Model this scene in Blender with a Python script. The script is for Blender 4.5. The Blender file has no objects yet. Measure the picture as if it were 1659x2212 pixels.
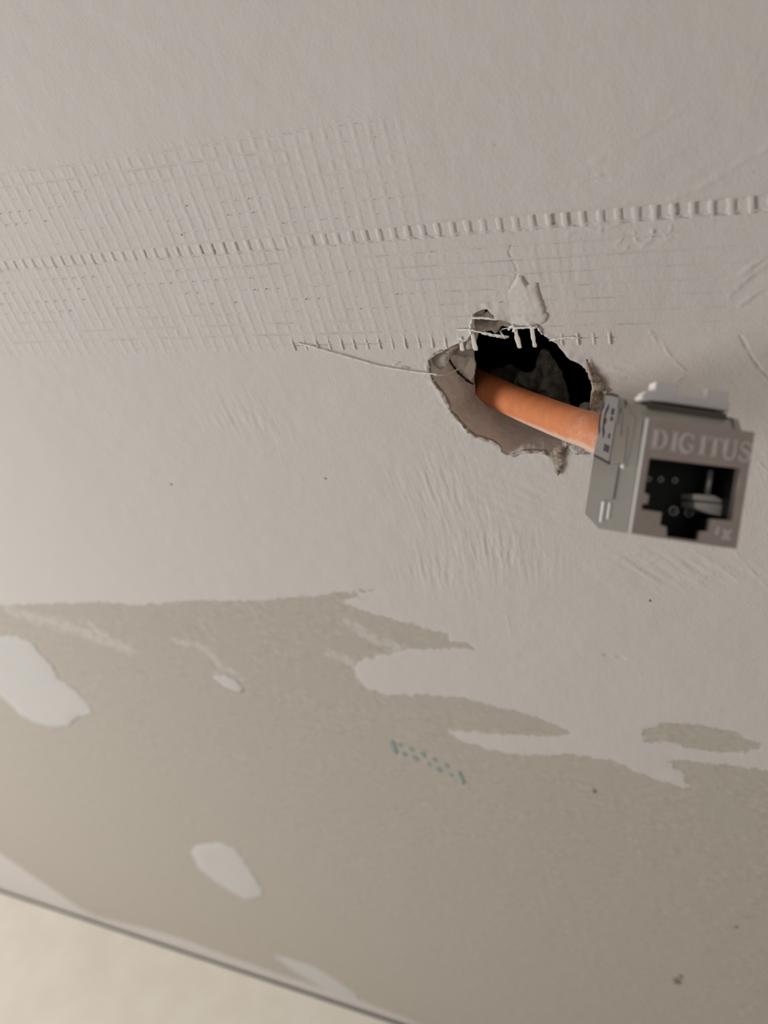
import bpy, bmesh, math, random
import numpy as np
from mathutils import Matrix, Vector

random.seed(4)
RNG = np.random.RandomState(7)
C = bpy.context.scene.collection
W, H = 1659.0, 2212.0

# ------------------------------------------------------------------ camera
# Wall frame in millimetres: u along the wall (right), v down the wall, n into the wall.
# Camera recovered from the perspective of the tape's mesh on the wall.
RM = np.array([[0.90799052, 0.23048719, 0.34989837],
               [0.05947274, 0.75574413, -0.65216087],
               [-0.41474837, 0.6129653, 0.6725008]])
TV = np.array([-90.20377924, -57.93438465, 207.8326412])
F = 1866.5976
CAM = -RM.T @ TV
CELL = 3.0
ROW = 0.921984 * 3.0
FLOOR_V = 464.7

def wd(q):
    q = np.asarray(q, float)
    return (q[..., 0] / 1000, q[..., 2] / 1000, (FLOOR_V - q[..., 1]) / 1000)
def wv(u, v, n):
    return Vector((u / 1000, n / 1000, (FLOOR_V - v) / 1000))
def uv(x, y, n=0.0):
    """point of the wall plane (at depth n) that the photograph shows at pixel x, y"""
    d = RM.T @ np.array([(x - W / 2) / F, (y - H / 2) / F, 1.0])
    s = (n - CAM[2]) / d[2]
    return CAM + s * d
def uvs(pts, n=0.0):
    return np.array([uv(x, y, n)[:2] for x, y in pts])
def ldir(v):
    return Vector((v[0], v[2], -v[1]))

cam_d = bpy.data.cameras.new('camera'); cam = bpy.data.objects.new('camera', cam_d); C.objects.link(cam)
m = Matrix.Identity(4)
cx, cy_, cz = ldir(RM[0]), -ldir(RM[1]), -ldir(RM[2])
for i in range(3):
    m[i][0], m[i][1], m[i][2] = cx[i], cy_[i], cz[i]
loc = wv(*CAM)
m.translation = loc
cam.matrix_world = m
cam_d.sensor_fit = 'HORIZONTAL'; cam_d.sensor_width = 36; cam_d.lens = 36 * F / W
cam_d.clip_start = 0.005; cam_d.clip_end = 50
cam_d.dof.use_dof = True; cam_d.dof.focus_distance = 0.174; cam_d.dof.aperture_fstop = 20
bpy.context.scene.camera = cam

# ------------------------------------------------------------------ light
world = bpy.data.worlds.new('world'); bpy.context.scene.world = world
world.use_nodes = True
bg = world.node_tree.nodes['Background']
bg.inputs[0].default_value = (1.0, 0.95, 0.90, 1); bg.inputs[1].default_value = 0.235

def area(name, loc, target, sx, sy, power, color):
    l = bpy.data.lights.new(name, 'AREA'); l.shape = 'RECTANGLE'; l.size = sx; l.size_y = sy
    l.energy = power; l.color = color
    o = bpy.data.objects.new(name, l); C.objects.link(o)
    o.location = loc
    o.rotation_euler = (Vector(target) - Vector(loc)).to_track_quat('-Z', 'Y').to_euler()
    return o
area('window_light', (-0.50, -0.40, 0.49), (0.06, 0, 0.38), 0.30, 0.45, 3.5, (0.985, 0.985, 0.985))

vs = bpy.context.scene.view_settings
vs.view_transform = 'Standard'; vs.look = 'None'; vs.gamma = 1.0; vs.use_curve_mapping = False
vs.exposure = 0.0

# ------------------------------------------------------------------ noise + geometry helpers
_lat = {}
def vnoise(u, v, scale, seed=0):
    if seed not in _lat: _lat[seed] = np.random.RandomState(100 + seed).rand(256, 256).astype(np.float32) * 2 - 1
    L = _lat[seed]
    a = np.asarray(u) / scale; b = np.asarray(v) / scale
    ia = np.floor(a).astype(int); ib = np.floor(b).astype(int)
    fa = a - ia; fb = b - ib
    fa = fa * fa * (3 - 2 * fa); fb = fb * fb * (3 - 2 * fb)
    g = lambda i, j: L[i % 256, j % 256]
    return ((g(ia, ib) * (1 - fa) + g(ia + 1, ib) * fa) * (1 - fb) + (g(ia, ib + 1) * (1 - fa) + g(ia + 1, ib + 1) * fa) * fb)
def fbm(u, v, scale, seed=0, octs=3):
    s = 0; a = 1
    for i in range(octs):
        s = s + a * vnoise(u, v, scale, seed + i); scale /= 2.1; a *= .5
    return s
def sstep(a, b, x):
    t = np.clip((x - a) / (b - a), 0, 1); return t * t * (3 - 2 * t)
def seg_dist(u, v, pts, closed=False):
    d = np.full(np.shape(u), 1e9)
    n = len(pts)
    for i in range(n if closed else n - 1):
        ax, ay = pts[i][:2]; bx, by = pts[(i + 1) % n][:2]
        dx, dy = bx - ax, by - ay
        t = np.clip(((u - ax) * dx + (v - ay) * dy) / (dx * dx + dy * dy + 1e-12), 0, 1)
        d = np.minimum(d, (u - ax - t * dx) ** 2 + (v - ay - t * dy) ** 2)
    return np.sqrt(d)
def inside(u, v, pts):
    r = np.zeros(np.shape(u), bool); n = len(pts)
    for i in range(n):
        ax, ay = pts[i][:2]; bx, by = pts[(i + 1) % n][:2]
        if ay == by: continue
        c = ((ay > v) != (by > v)) & (u < (bx - ax) * (v - ay) / (by - ay) + ax)
        r ^= c
    return r
def nearest_on(u, v, pts):
    """nearest point of a closed polygon for each (u,v)"""
    bd = np.full(np.shape(u), 1e9); bu = np.array(u, float); bv = np.array(v, float); n = len(pts)
    for i in range(n):
        ax, ay = pts[i][:2]; bx, by = pts[(i + 1) % n][:2]
        dx, dy = bx - ax, by - ay
        t = np.clip(((u - ax) * dx + (v - ay) * dy) / (dx * dx + dy * dy + 1e-12), 0, 1)
        qu, qv = ax + t * dx, ay + t * dy
        d = (u - qu) ** 2 + (v - qv) ** 2
        k = d < bd
        bd = np.where(k, d, bd); bu = np.where(k, qu, bu); bv = np.where(k, qv, bv)
    return bu, bv, np.sqrt(bd)
def resample(pts, step, jitter=0.0, seed=0):
    """closed polygon resampled, with ragged edge"""
    out = []; n = len(pts)
    for i in range(n):
        a = np.array(pts[i][:2], float); b = np.array(pts[(i + 1) % n][:2], float)
        k = max(1, int(np.linalg.norm(b - a) / step))
        for j in range(k): out.append(a + (b - a) * j / k)
    out = np.array(out)
    if jitter:
        s = np.arange(len(out)) * step
        out[:, 0] += jitter * (vnoise(s, s * 0, 1.1, seed) + .6 * vnoise(s, s * 0 + 9, .45, seed + 1))
        out[:, 1] += jitter * (vnoise(s, s * 0 + 33, 1.1, seed + 2) + .6 * vnoise(s, s * 0 + 50, .45, seed + 3))
    return out

def mesh_np(name, verts, quads, mat, parent=None, smooth=True, attrs=None, tris=None):
    """verts: N x 3 in WORLD metres"""
    me = bpy.data.meshes.new(name)
    verts = np.asarray(verts, np.float32); quads = np.asarray(quads, np.int32).reshape(-1, 4)
    nt = 0 if tris is None else len(tris)
    loops = quads.ravel()
    if nt: loops = np.concatenate([loops, np.asarray(tris, np.int32).ravel()])
    me.vertices.add(len(verts)); me.vertices.foreach_set('co', verts.ravel())
    me.loops.add(len(loops)); me.loops.foreach_set('vertex_index', loops)
    npoly = len(quads) + nt
    me.polygons.add(npoly)
    starts = np.concatenate([np.arange(len(quads)) * 4, len(quads) * 4 + np.arange(nt) * 3]).astype(np.int32)
    me.polygons.foreach_set('loop_start', starts)
    me.polygons.foreach_set('use_smooth', np.full(npoly, smooth))
    me.update(calc_edges=True); me.validate()
    if attrs:
        for k, a in attrs.items():
            at = me.attributes.new(k, 'FLOAT', 'POINT'); at.data.foreach_set('value', np.asarray(a, np.float32))
    me.materials.append(mat)
    o = bpy.data.objects.new(name, me); C.objects.link(o)
    if parent is not None: adopt(o, parent)
    return o
def adopt(o, parent):
    o.parent = parent
    o.matrix_parent_inverse = parent.matrix_basis.inverted()
def W3(u, v, n):
    return np.stack([np.asarray(u) / 1000, np.asarray(n) / 1000, (FLOOR_V - np.asarray(v)) / 1000], -1)
def thing(name, label, cat, loc=(0, 0, 0), group=None):
    o = bpy.data.objects.new(name, None); C.objects.link(o); o.location = loc; o.empty_display_size = .005
    o['label'] = label; o['category'] = cat
    if group: o['group'] = group
    return o

# ------------------------------------------------------------------ materials
def nodes_of(name):
    m = bpy.data.materials.new(name); m.use_nodes = True
    nt = m.node_tree; b = nt.nodes['Principled BSDF']
    return m, nt, b
def N(nt, t, **kw):
    n = nt.nodes.new(t)
    for k, v in kw.items(): setattr(n, k, v)
    return n
def noise(nt, vec, scale, detail=3, rough=.55):
    n = N(nt, 'ShaderNodeTexNoise'); n.inputs['Scale'].default_value = scale
    n.inputs['Detail'].default_value = detail; n.inputs['Roughness'].default_value = rough
    nt.links.new(vec, n.inputs['Vector']); return n.outputs['Fac']
def math_(nt, op, a, b=None, c=None):
    n = N(nt, 'ShaderNodeMath', operation=op)
    for i, x in enumerate((a, b, c)):
        if x is None: continue
        if isinstance(x, (int, float)): n.inputs[i].default_value = x
        else: nt.links.new(x, n.inputs[i])
    return n.outputs[0]
def mix(nt, fac, a, b, mode='MIX'):
    n = N(nt, 'ShaderNodeMix', data_type='RGBA', blend_type=mode)
    for s, x in ((0, fac), (6, a), (7, b)):
        if isinstance(x, (int, float)): n.inputs[s].default_value = x
        elif isinstance(x, tuple): n.inputs[s].default_value = (*x, 1)
        else: nt.links.new(x, n.inputs[s])
    return n.outputs[2]
def maprange(nt, x, a, b, c=0., d=1.):
    n = N(nt, 'ShaderNodeMapRange', interpolation_type='SMOOTHSTEP'); nt.links.new(x, n.inputs[0])
    for i, v in enumerate((a, b, c, d)): n.inputs[i + 1].default_value = v
    return n.outputs[0]
def bump(nt, b, h, strength, dist):
    n = N(nt, 'ShaderNodeBump'); n.inputs['Strength'].default_value = strength; n.inputs['Distance'].default_value = dist
    nt.links.new(h, n.inputs['Height']); nt.links.new(n.outputs[0], b.inputs['Normal'])

COMPOUND = (0.675, 0.632, 0.598)
PAPER = (0.53, 0.48, 0.415)
def plaster(name, wall=False, base=COMPOUND, bumpy=1.0):
    m, nt, b = nodes_of(name)
    P = N(nt, 'ShaderNodeNewGeometry').outputs['Position']
    big = noise(nt, P, 60, 2); mid = noise(nt, P, 260, 3); fine = noise(nt, P, 1400, 3, .6); grit = noise(nt, P, 3800, 2, .6)
    warm = mix(nt, maprange(nt, mid, .35, .65), tuple(c * k for c, k in zip(base, (1.0, .985, 1.0))), tuple(c * k for c, k in zip(base, (.99, 1.0, .96))))
    col = mix(nt, maprange(nt, big, .3, .7), warm, tuple(c * k for c, k in zip(base, (1.0, .99, .985))))
    # dust specks and pin holes
    sp = math_(nt, 'GREATER_THAN', noise(nt, P, 900, 1), .775)
    col = mix(nt, math_(nt, 'MULTIPLY', sp, .35), col, tuple(c * .45 for c in base))
    hgt = math_(nt, 'ADD', math_(nt, 'MULTIPLY', fine, .6), math_(nt, 'MULTIPLY', grit, .35))
    b.inputs['Roughness'].default_value = .85; b.inputs['Specular IOR Level'].default_value = .25
    if wall:
        at = N(nt, 'ShaderNodeAttribute', attribute_name='sd').outputs['Fac']
        fl = N(nt, 'ShaderNodeAttribute', attribute_name='fleck').outputs['Fac']
        e = math_(nt, 'SUBTRACT', noise(nt, P, 330, 4, .7), .5)
        s = math_(nt, 'ADD', at, math_(nt, 'MULTIPLY', e, 7.0))
        k = maprange(nt, s, -.25, .35)
        pn = noise(nt, P, 420, 4, .65); pb = noise(nt, P, 90, 2)
        pc = mix(nt, maprange(nt, pn, .3, .7), tuple(c * .85 for c in PAPER), tuple(c * 1.09 for c in PAPER))
        pc = mix(nt, maprange(nt, pb, .3, .7), pc, tuple(c * .97 for c in PAPER))
        f = maprange(nt, math_(nt, 'ADD', math_(nt, 'MULTIPLY', fl, .62), noise(nt, P, 330, 4, .7)), .98, 1.12)
        pc = mix(nt, math_(nt, 'MULTIPLY', f, .55), pc, COMPOUND)
        col = mix(nt, k, col, pc)
    bump(nt, b, hgt, .5 * bumpy, .00022)
    nt.links.new(col, b.inputs['Base Color'])
    return m
M_WALL = plaster('wall_plaster', wall=True)
M_COMP = plaster('joint_compound')
M_SPACK = plaster('filler', base=(0.635, 0.612, 0.585), bumpy=.3)
M_THREAD = plaster('glass_thread', base=(0.90, 0.88, 0.84), bumpy=.5)
M_STRAND = plaster('coated_strand', base=(0.80, 0.75, 0.69), bumpy=.8)

def rough_mat(name, c1, c2, scale, bs=1.0, dist=.0006, rough=.9):
    m, nt, b = nodes_of(name)
    P = N(nt, 'ShaderNodeNewGeometry').outputs['Position']
    n1 = noise(nt, P, scale, 4, .65); n2 = noise(nt, P, scale * 4, 3, .6)
    nt.links.new(mix(nt, maprange(nt, n1, .35, .65), c1, c2), b.inputs['Base Color'])
    b.inputs['Roughness'].default_value = rough; b.inputs['Specular IOR Level'].default_value = .2
    bump(nt, b, math_(nt, 'ADD', n1, math_(nt, 'MULTIPLY', n2, .4)), bs, dist)
    return m
M_GYPSUM = rough_mat('gypsum_core', (.82, .765, .70), (.88, .83, .765), 260, .4)
M_TORN = rough_mat('torn_board_paper', (.22, .165, .12), (.50, .43, .36), 700, .8, .0004)
M_CHUNK = rough_mat('grey_gypsum', (.38, .345, .305), (.60, .555, .51), 500, .8)
M_MORTAR = rough_mat('mortar', (.26, .25, .215), (.50, .47, .42), 420, 1.0, .001)
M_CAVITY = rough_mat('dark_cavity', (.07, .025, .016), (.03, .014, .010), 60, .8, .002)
M_FLOOR = rough_mat('floor_screed', (.80, .735, .625), (.84, .78, .68), 35, .15, .0004, .6)
M_SLOT = rough_mat('dark_joint', (.30, .27, .22), (.42, .38, .31), 300)  # slot side and bottom, coloured darker than the floor
M_SPECK = rough_mat('grey_scuff', (.26, .22, .19), (.34, .30, .26), 900)
M_INK = rough_mat('blue_green_ink', (.27, .33, .32), (.36, .385, .36), 700, .1)

# ------------------------------------------------------------------ outlines measured on the wall
HOLE_PX = [(1021, 676), (1036, 671), (1052, 669), (1063, 679), (1074, 688), (1091, 692), (1102, 699), (1121, 702), (1146, 703),
           (1166, 712), (1174, 724), (1188, 731), (1202, 742), (1213, 759), (1229, 773), (1249, 783), (1265, 796), (1272, 812),
           (1280, 836), (1276, 862), (1274, 886), (1280, 905), (1279, 940), (1262, 975), (1240, 972), (1224, 970), (1217, 987), (1190, 986), (1177, 976), (1157, 976),
           (1129, 976), (1110, 983), (1096, 984), (1085, 978), (1080, 964), (1057, 953), (1027, 944), (1010, 928), (991, 908),
           (973, 889), (966, 870), (949, 842), (935, 820), (927, 795), (923, 776), (935, 766), (958, 756), (985, 742), (1008, 735),
           (1019, 722), (1018, 700)]
HOLE0 = uvs(HOLE_PX)
HOLE = resample(HOLE0, .35, .16, 40)
PAPER_A = [(-700, 1330), (0, 1308), (100, 1305), (230, 1300), (300, 1308), (420, 1297), (560, 1298), (700, 1285), (812, 1273), (780, 1285), (745, 1303),
           (790, 1320), (860, 1340), (930, 1360), (970, 1368), (975, 1385), (1010, 1390), (1030, 1405), (950, 1403), (860, 1408),
           (835, 1412), (775, 1430), (765, 1460), (800, 1490), (840, 1502), (920, 1500), (1000, 1507), (1060, 1522), (1120, 1537), (1180, 1558),
           (1247, 1589), (1180, 1592), (1080, 1586), (1020, 1581), (960, 1578), (1000, 1600), (1050, 1617), (1130, 1632), (1240, 1630),
           (1320, 1642), (1400, 1677), (1490, 1706), (1475, 1675), (1430, 1640), (1540, 1650), (1659, 1664), (1800, 1680), (2300, 1760),
           (2300, 2680), (905, 2212), (770, 2158), (640, 2118), (560, 2090), (490, 2065), (400, 2031), (330, 2010), (200, 1978),
           (165, 1958), (120, 1925), (60, 1885), (0, 1843), (-300, 1690), (-700, 1600)]
PAPER_B = [(1388, 1600), (1393, 1576), (1430, 1562), (1500, 1563), (1580, 1580), (1642, 1606), (1644, 1620), (1600, 1622), (1540, 1627), (1480, 1616), (1440, 1602), (1405, 1606)]
PA, PB = uvs(PAPER_A), uvs(PAPER_B)

# lines scratched into or standing proud of the plaster: (pixels, height mm, half width mm)
LINES = [
    ([(1106, 526), (1099, 545), (1106, 562), (1115, 576), (1117, 588), (1114, 604), (1103, 622)], -.20, .16),
    ([(1227, 509), (1240, 498), (1262, 493), (1300, 497)], .22, .25),
    ([(1296, 497), (1330, 488), (1350, 482)], .15, .2),
    ([(1370, 500), (1374, 520), (1388, 527), (1404, 520), (1412, 498)], .26, .22), ([(1385, 535), (1407, 520), (1411, 497)], .2, .2),
    ([(1330, 530), (1342, 518), (1345, 508)], .22, .22), ([(1346, 542), (1356, 534)], .22, .22),
    ([(1428, 500), (1436, 508), (1447, 503), (1450, 491)], .2, .2), ([(1415, 536), (1430, 524), (1450, 512)], .16, .2),
    ([(1190, 387), (1220, 380), (1270, 378)], .10, .22), ([(1240, 395), (1270, 386), (1300, 378)], .12, .2), ([(1318, 388), (1340, 382)], .2, .2),
    ([(1450, 432), (1530, 395), (1600, 350), (1720, 290)], .16, .5), ([(1280, 350), (1390, 290), (1480, 230)], .08, .5),
    ([(1120, 455), (1300, 440), (1400, 430)], .05, .35),
    ([(1575, 640), (1612, 604), (1670, 560)], .22, .35), ([(1598, 660), (1640, 630), (1690, 600)], .18, .3), ([(1600, 590), (1650, 560)], .14, .3),
    ([(1600, 726), (1622, 768), (1645, 800), (1690, 840)], -.22, .25),
    ([(1430, 740), (1452, 775), (1480, 800)], .14, .3), ([(1405, 715), (1425, 750)], .1, .3),
    ([(760, 840), (800, 837), (860, 838), (935, 835)], .12, .14),
    ([(1380, 1228), (1430, 1200), (1480, 1205), (1540, 1240)], .12, .3), ([(1500, 1190), (1560, 1225), (1600, 1260)], .10, .3),
    ([(1590, 1196), (1630, 1240), (1690, 1300)], .12, .3), ([(1330, 1205), (1380, 1195), (1410, 1204)], .10, .25),
    ([(870, 1265), (980, 1255), (1100, 1268)], .06, .3), ([(1480, 1215), (1530, 1252)], -.08, .2),
    ([(1470, 880), (1500, 895)], .16, .2), ([(1640, 1000), (1670, 1030)], .16, .2),
    ([(1310, 818), (1350, 816)], .18, .2), ([(1462, 820), (1480, 812)], .2, .2),
    ([(1305, 1415), (1325, 1417), (1348, 1422)], -.35, .35),
    ([(1075, 690), (1086, 650), (1100, 612)], .07, 1.2),
    ([(600, 955), (610, 1000)], .05, .4), ([(1095, 1330), (1105, 1375)], .08, .3),
]
LUV = [(uvs(p), a, s) for p, a, s in LINES]
# bunches of trowel scratches: centre px, direction px, radii px, height, wavelength
SCRATCH = [((960, 1070), (.35, 1), (110, 90), .08, .85), ((1075, 1195), (.12, 1), (130, 55), .10, .8), ((525, 905), (.5, 1), (90, 50), .07, 1.0),
           ((1450, 1235), (1, .62), (150, 40), .12, 1.2), ((1615, 600), (1, -.75), (50, 45), .12, 1.3), ((1560, 1010), (.4, 1), (120, 120), .05, .9),
           ((1130, 1090), (1, .35), (130, 90), .08, 1.2), ((940, 1240), (.2, 1), (90, 40), .09, .9), ((1200, 590), (.2, 1), (200, 90), .04, .8),
           ((1330, 820), (1, .2), (60, 50), .09, .8), ((1450, 360), (1, -.55), (200, 90), .05, 1.6), ((300, 1050), (1, .1), (300, 90), .03, 3.0)]
PITS = {}
_pr = np.random.RandomState(5)
for k in range(-30, 75):
    a = .13 + .11 * _pr.rand()
    if 24 <= k <= 27: a = .06 + .05 * _pr.rand()
    if k < 20: a *= .75
    if k > 42: a *= 1.7
    PITS[k] = (a, .04 + .05 * _pr.rand(), .66 + .1 * _pr.rand(), .9 + .25 * _pr.rand())
def groove_gain(i, k):
    """how deep the crevice under mesh row i is, along k"""
    if i == 0: return .05 + 0 * k
    if i == -1: return .05 + 0 * k
    if i == 8: return np.where((k > 24.2) & (k < 36), .42, .10) + np.where((k > 43.5) & (k < 47.5), .25, 0)
    if i < 0: return .20 * (1 - sstep(28, 44, k))
    return .26 * (1 - .8 * sstep(46, 58, k))
def warp_v(u):
    return .16 * vnoise(u, u * 0, 40, 60)
def height(u, v):
    """relief of the plaster, mm towards the room"""
    k = u / CELL; r = (v - warp_v(u)) / ROW
    h = .10 * fbm(u, v, 22, 1, 3) + .035 * fbm(u, v, 4, 5, 3) + .012 * fbm(u, v, 1.1, 9, 2)
    near = (k > -14) & (k < 64)
    # thicker compound between the strands of the tape
    kf = np.floor(k); fr = k - kf
    pd = np.zeros_like(h)
    band = near & (r > -1.35) & (r < .25)
    if band.any():
        kk = kf[band].astype(int)
        tab = np.array([PITS[j] for j in range(-30, 75)])
        a, x0, x1, dp = tab[np.clip(kk + 30, 0, 104)].T
        f = fr[band]; rr = r[band]
        jit = .045 * vnoise(u[band], v[band], .8, 66)
        wx = sstep(x0 - .02, x0 + .07, f + jit) * (1 - sstep(x1 - .04, x1 + .05, f + jit))
        wy = sstep(-1.02, -.90, rr + jit) * (1 - sstep(-.10, -.02, rr + jit))
        pd[band] = a * wx * wy + (.10 + .16 * (kk < 23)) * np.exp(-((f - x0 - .03) / .055) ** 2) * wy + .22 * np.exp(-((rr + jit + .06) / .045) ** 2) * wx * (vnoise(u[band], v[band], 2.5, 67) > -.3)
    h = h - pd
    for i in range(-8, 9):
        c = i * ROW + warp_v(u)
        g = groove_gain(i, k)
        n = np.clip(.55 + .9 * vnoise(u, u * 0 + i * 7.3, 3.2, 30 + (i + 8) % 9), 0, 1.3)
        dd = v - c - .06 * vnoise(u, u * 0 + i * 3.1, .9, 44)
        h = h - np.where(near, g * n * np.exp(-(dd / .10) ** 2), 0) + np.where(near & (i == 0), .16 * np.exp(-((dd + .0) / .5) ** 2) * 0, 0)
    for p, a, s in LUV:
        lo = p.min(0) - 4 * s; hi = p.max(0) + 4 * s
        mk = (u > lo[0]) & (u < hi[0]) & (v > lo[1]) & (v < hi[1])
        if mk.any():
            wob = .35 * s * vnoise(u[mk], v[mk], .8, 71)
            d = seg_dist(u[mk], v[mk], p) + wob
            h[mk] += a * np.exp(-(d / s) ** 2) * (.7 + .5 * vnoise(u[mk], v[mk], 1.5, 72))
    for c, dr, rad, amp, wl in SCRATCH:
        c0 = uv(*c)[:2]; c1 = uv(c[0] + dr[0] * 10, c[1] + dr[1] * 10)[:2]
        t = (c1 - c0) / np.linalg.norm(c1 - c0); nn = np.array([-t[1], t[0]])
        ru = abs(uv(c[0] + rad[0], c[1])[0] - c0[0]); rv = abs(uv(c[0], c[1] + rad[1])[1] - c0[1])
        g = np.exp(-((u - c0[0]) / ru) ** 2 - ((v - c0[1]) / rv) ** 2)
        mk = g > .03
        if mk.any():
            a = (u[mk] - c0[0]) * t[0] + (v[mk] - c0[1]) * t[1]; b = (u[mk] - c0[0]) * nn[0] + (v[mk] - c0[1]) * nn[1]
            h[mk] += amp * g[mk] * (vnoise(a / 7, b, wl, 80) + .5 * vnoise(a / 5, b, wl * .5, 81))
    # plaster is lifted a little round the broken edge
    mk = (u > 90) & (u < 150) & (v > 10) & (v < 62)
    if mk.any():
        d = seg_dist(u[mk], v[mk], HOLE0, True)
        h[mk] += .28 * np.exp(-(d / .9) ** 2) * (.4 + .9 * vnoise(u[mk], v[mk], 1.4, 90)) + .05 * np.exp(-d / 5) * fbm(u[mk], v[mk], 1.2, 91, 3)
    return h
def hgt(u, v):
    return float(height(np.array([float(u)]), np.array([float(v)]))[0])

# ------------------------------------------------------------------ the wall (one dense relief with the hole in it)
def axis(lo, hi, s0, s1, core, maxs, fn):
    pass
def build_axis(segs, left_end, right_end, grow, maxs):
    xs = []
    for a, b, s in segs:
        n = max(1, int(round((b - a) / s))); xs += list(a + (b - a) * np.arange(n) / n)
    xs.append(segs[-1][1])
    x = xs[0]; s = segs[0][2]; L = []
    while x > left_end:
        s = min(s * grow, maxs); x -= s; L.append(x)
    x = xs[-1]; s = segs[-1][2]; Rr = []
    while x < right_end - s:
        s = min(s * grow, maxs); x += s; Rr.append(x)
    if Rr: Rr[-1] = right_end
    return np.array(L[::-1] + xs + Rr)
ua = build_axis([(-8, 55, .32), (55, 90, .24), (90, 145, .20), (145, 172, .24), (172, 186, .5)], -900, 700, 1.07, 12)
va = build_axis([(-60, -25, .6), (-25, -3.6, .36), (-3.6, .5, .13), (.5, 22, .36), (22, 52, .22), (52, 128, .42)], -500, FLOOR_V + 7, 1.05, 3)
extra = []
for i in range(-8, 9):
    extra += [i * ROW + d for d in (-.3, -.2, -.12, -.05, .02, .09, .16, .25)]
va = np.unique(np.round(np.concatenate([va, extra]), 3))
keep = np.concatenate([[True], np.diff(va) > .035]); va = va[keep]
nu, nv = len(ua), len(va)
U, V = np.meshgrid(ua, va)
Uf, Vf = U.ravel(), V.ravel()
sd = np.full(len(Uf), -8.0)
mk = Vf > 60
dA = np.full(len(Uf), 8.0)
uu, vv = Uf[mk], Vf[mk]
d = np.minimum(seg_dist(uu, vv, PA, True), 1e3); s = np.where(inside(uu, vv, PA), d, -d)
d2 = seg_dist(uu, vv, PB, True); s2 = np.where(inside(uu, vv, PB), d2, -d2)
sd[mk] = np.clip(np.maximum(s, s2), -8, 8)
fleck = np.zeros(len(Uf))
for pts, rad in (([(20, 1318), (70, 1335), (150, 1355), (270, 1400)], 9), ([(185, 1345), (240, 1385), (280, 1405)], 7), ([(380, 1385), (440, 1400), (480, 1440), (525, 1465)], 4.5),
                 ([(470, 1460), (520, 1490)], 3.5), ([(710, 1410), (770, 1440)], 5), ([(760, 1350), (800, 1380), (850, 1395)], 6)):
    g = np.exp(-(seg_dist(uu, vv, uvs(pts)) / rad) ** 2)
    fleck[mk] = np.maximum(fleck[mk], g)
Hh = height(Uf, Vf)
Hh = Hh - .12 * sstep(-.5, .5, sd)          # bare board paper lies a touch lower than the skim
# faces
idx = np.arange(nu * nv).reshape(nv, nu)
cu = (U[:-1, :-1] + U[1:, 1:]) / 2; cv = (V[:-1, :-1] + V[1:, 1:]) / 2
ok = np.ones(cu.shape, bool)
bx = (cu > HOLE[:, 0].min()) & (cu < HOLE[:, 0].max()) & (cv > HOLE[:, 1].min()) & (cv < HOLE[:, 1].max())
ok[bx] = ~inside(cu[bx], cv[bx], HOLE)
quads = np.stack([idx[:-1, :-1], idx[1:, :-1], idx[1:, 1:], idx[:-1, 1:]], -1)[ok]
cnt = np.zeros(nu * nv, int); np.add.at(cnt, quads.ravel(), 1)
inner = (Uf > ua[0]) & (Uf < ua[-1]) & (Vf > va[0]) & (Vf < va[-1])
rim = (cnt > 0) & (cnt < 4) & inner
ru, rv_, _ = nearest_on(Uf[rim], Vf[rim], HOLE)
Uf = Uf.copy(); Vf = Vf.copy(); Uf[rim] = ru; Vf[rim] = rv_
verts = W3(Uf, Vf, -Hh)
# underside of the board along the floor gap, and back of it
last = idx[-1]
nb = len(verts)
und = W3(Uf[last], Vf[last], np.full(nu, 12.5))
und2 = W3(Uf[last], Vf[last] * 0 - 500, np.full(nu, 12.5))
verts = np.concatenate([verts, und])
q2 = np.stack([last[:-1], nb + np.arange(nu - 1), nb + np.arange(1, nu), last[1:]], -1)
used = np.zeros(len(verts), bool); allq = np.concatenate([quads, q2]); used[allq.ravel()] = True
remap = np.cumsum(used) - 1
wall = mesh_np('wall_back', verts[used], remap[allq], M_WALL,
               attrs={'sd': np.concatenate([sd, np.full(nu, -8.)])[used], 'fleck': np.concatenate([fleck, np.zeros(nu)])[used]})
wall['kind'] = 'structure'
wall['label'] = 'skim-plastered plasterboard wall with bare grey-brown board paper lower down'

# sides of the hole through the board
INNER_PX = {22: (1255, 930), 23: (1240, 940), 24: (1225, 935), 25: (1215, 932), 26: (1205, 932), 27: (1185, 922), 28: (1170, 918), 29: (1155, 914), 30: (1140, 912), 31: (1126, 905), 32: (1113, 904),
            33: (1100, 897), 34: (1086, 885), 35: (1070, 870), 36: (1052, 862), 37: (1037, 856), 38: (1029, 850), 39: (1028, 850), 40: (1027, 835), 41: (1026, 815),
            42: (1026, 795), 43: (1024, 775), 44: (1022, 758), 45: (1022, 750), 46: (1024, 742), 47: (1026, 735)}
nh = len(HOLE)
inn0 = HOLE0.copy()
for i, p in INNER_PX.items(): inn0[i] = uv(p[0], p[1], 12.5)[:2]
inn0 = np.array(inn0)
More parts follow.
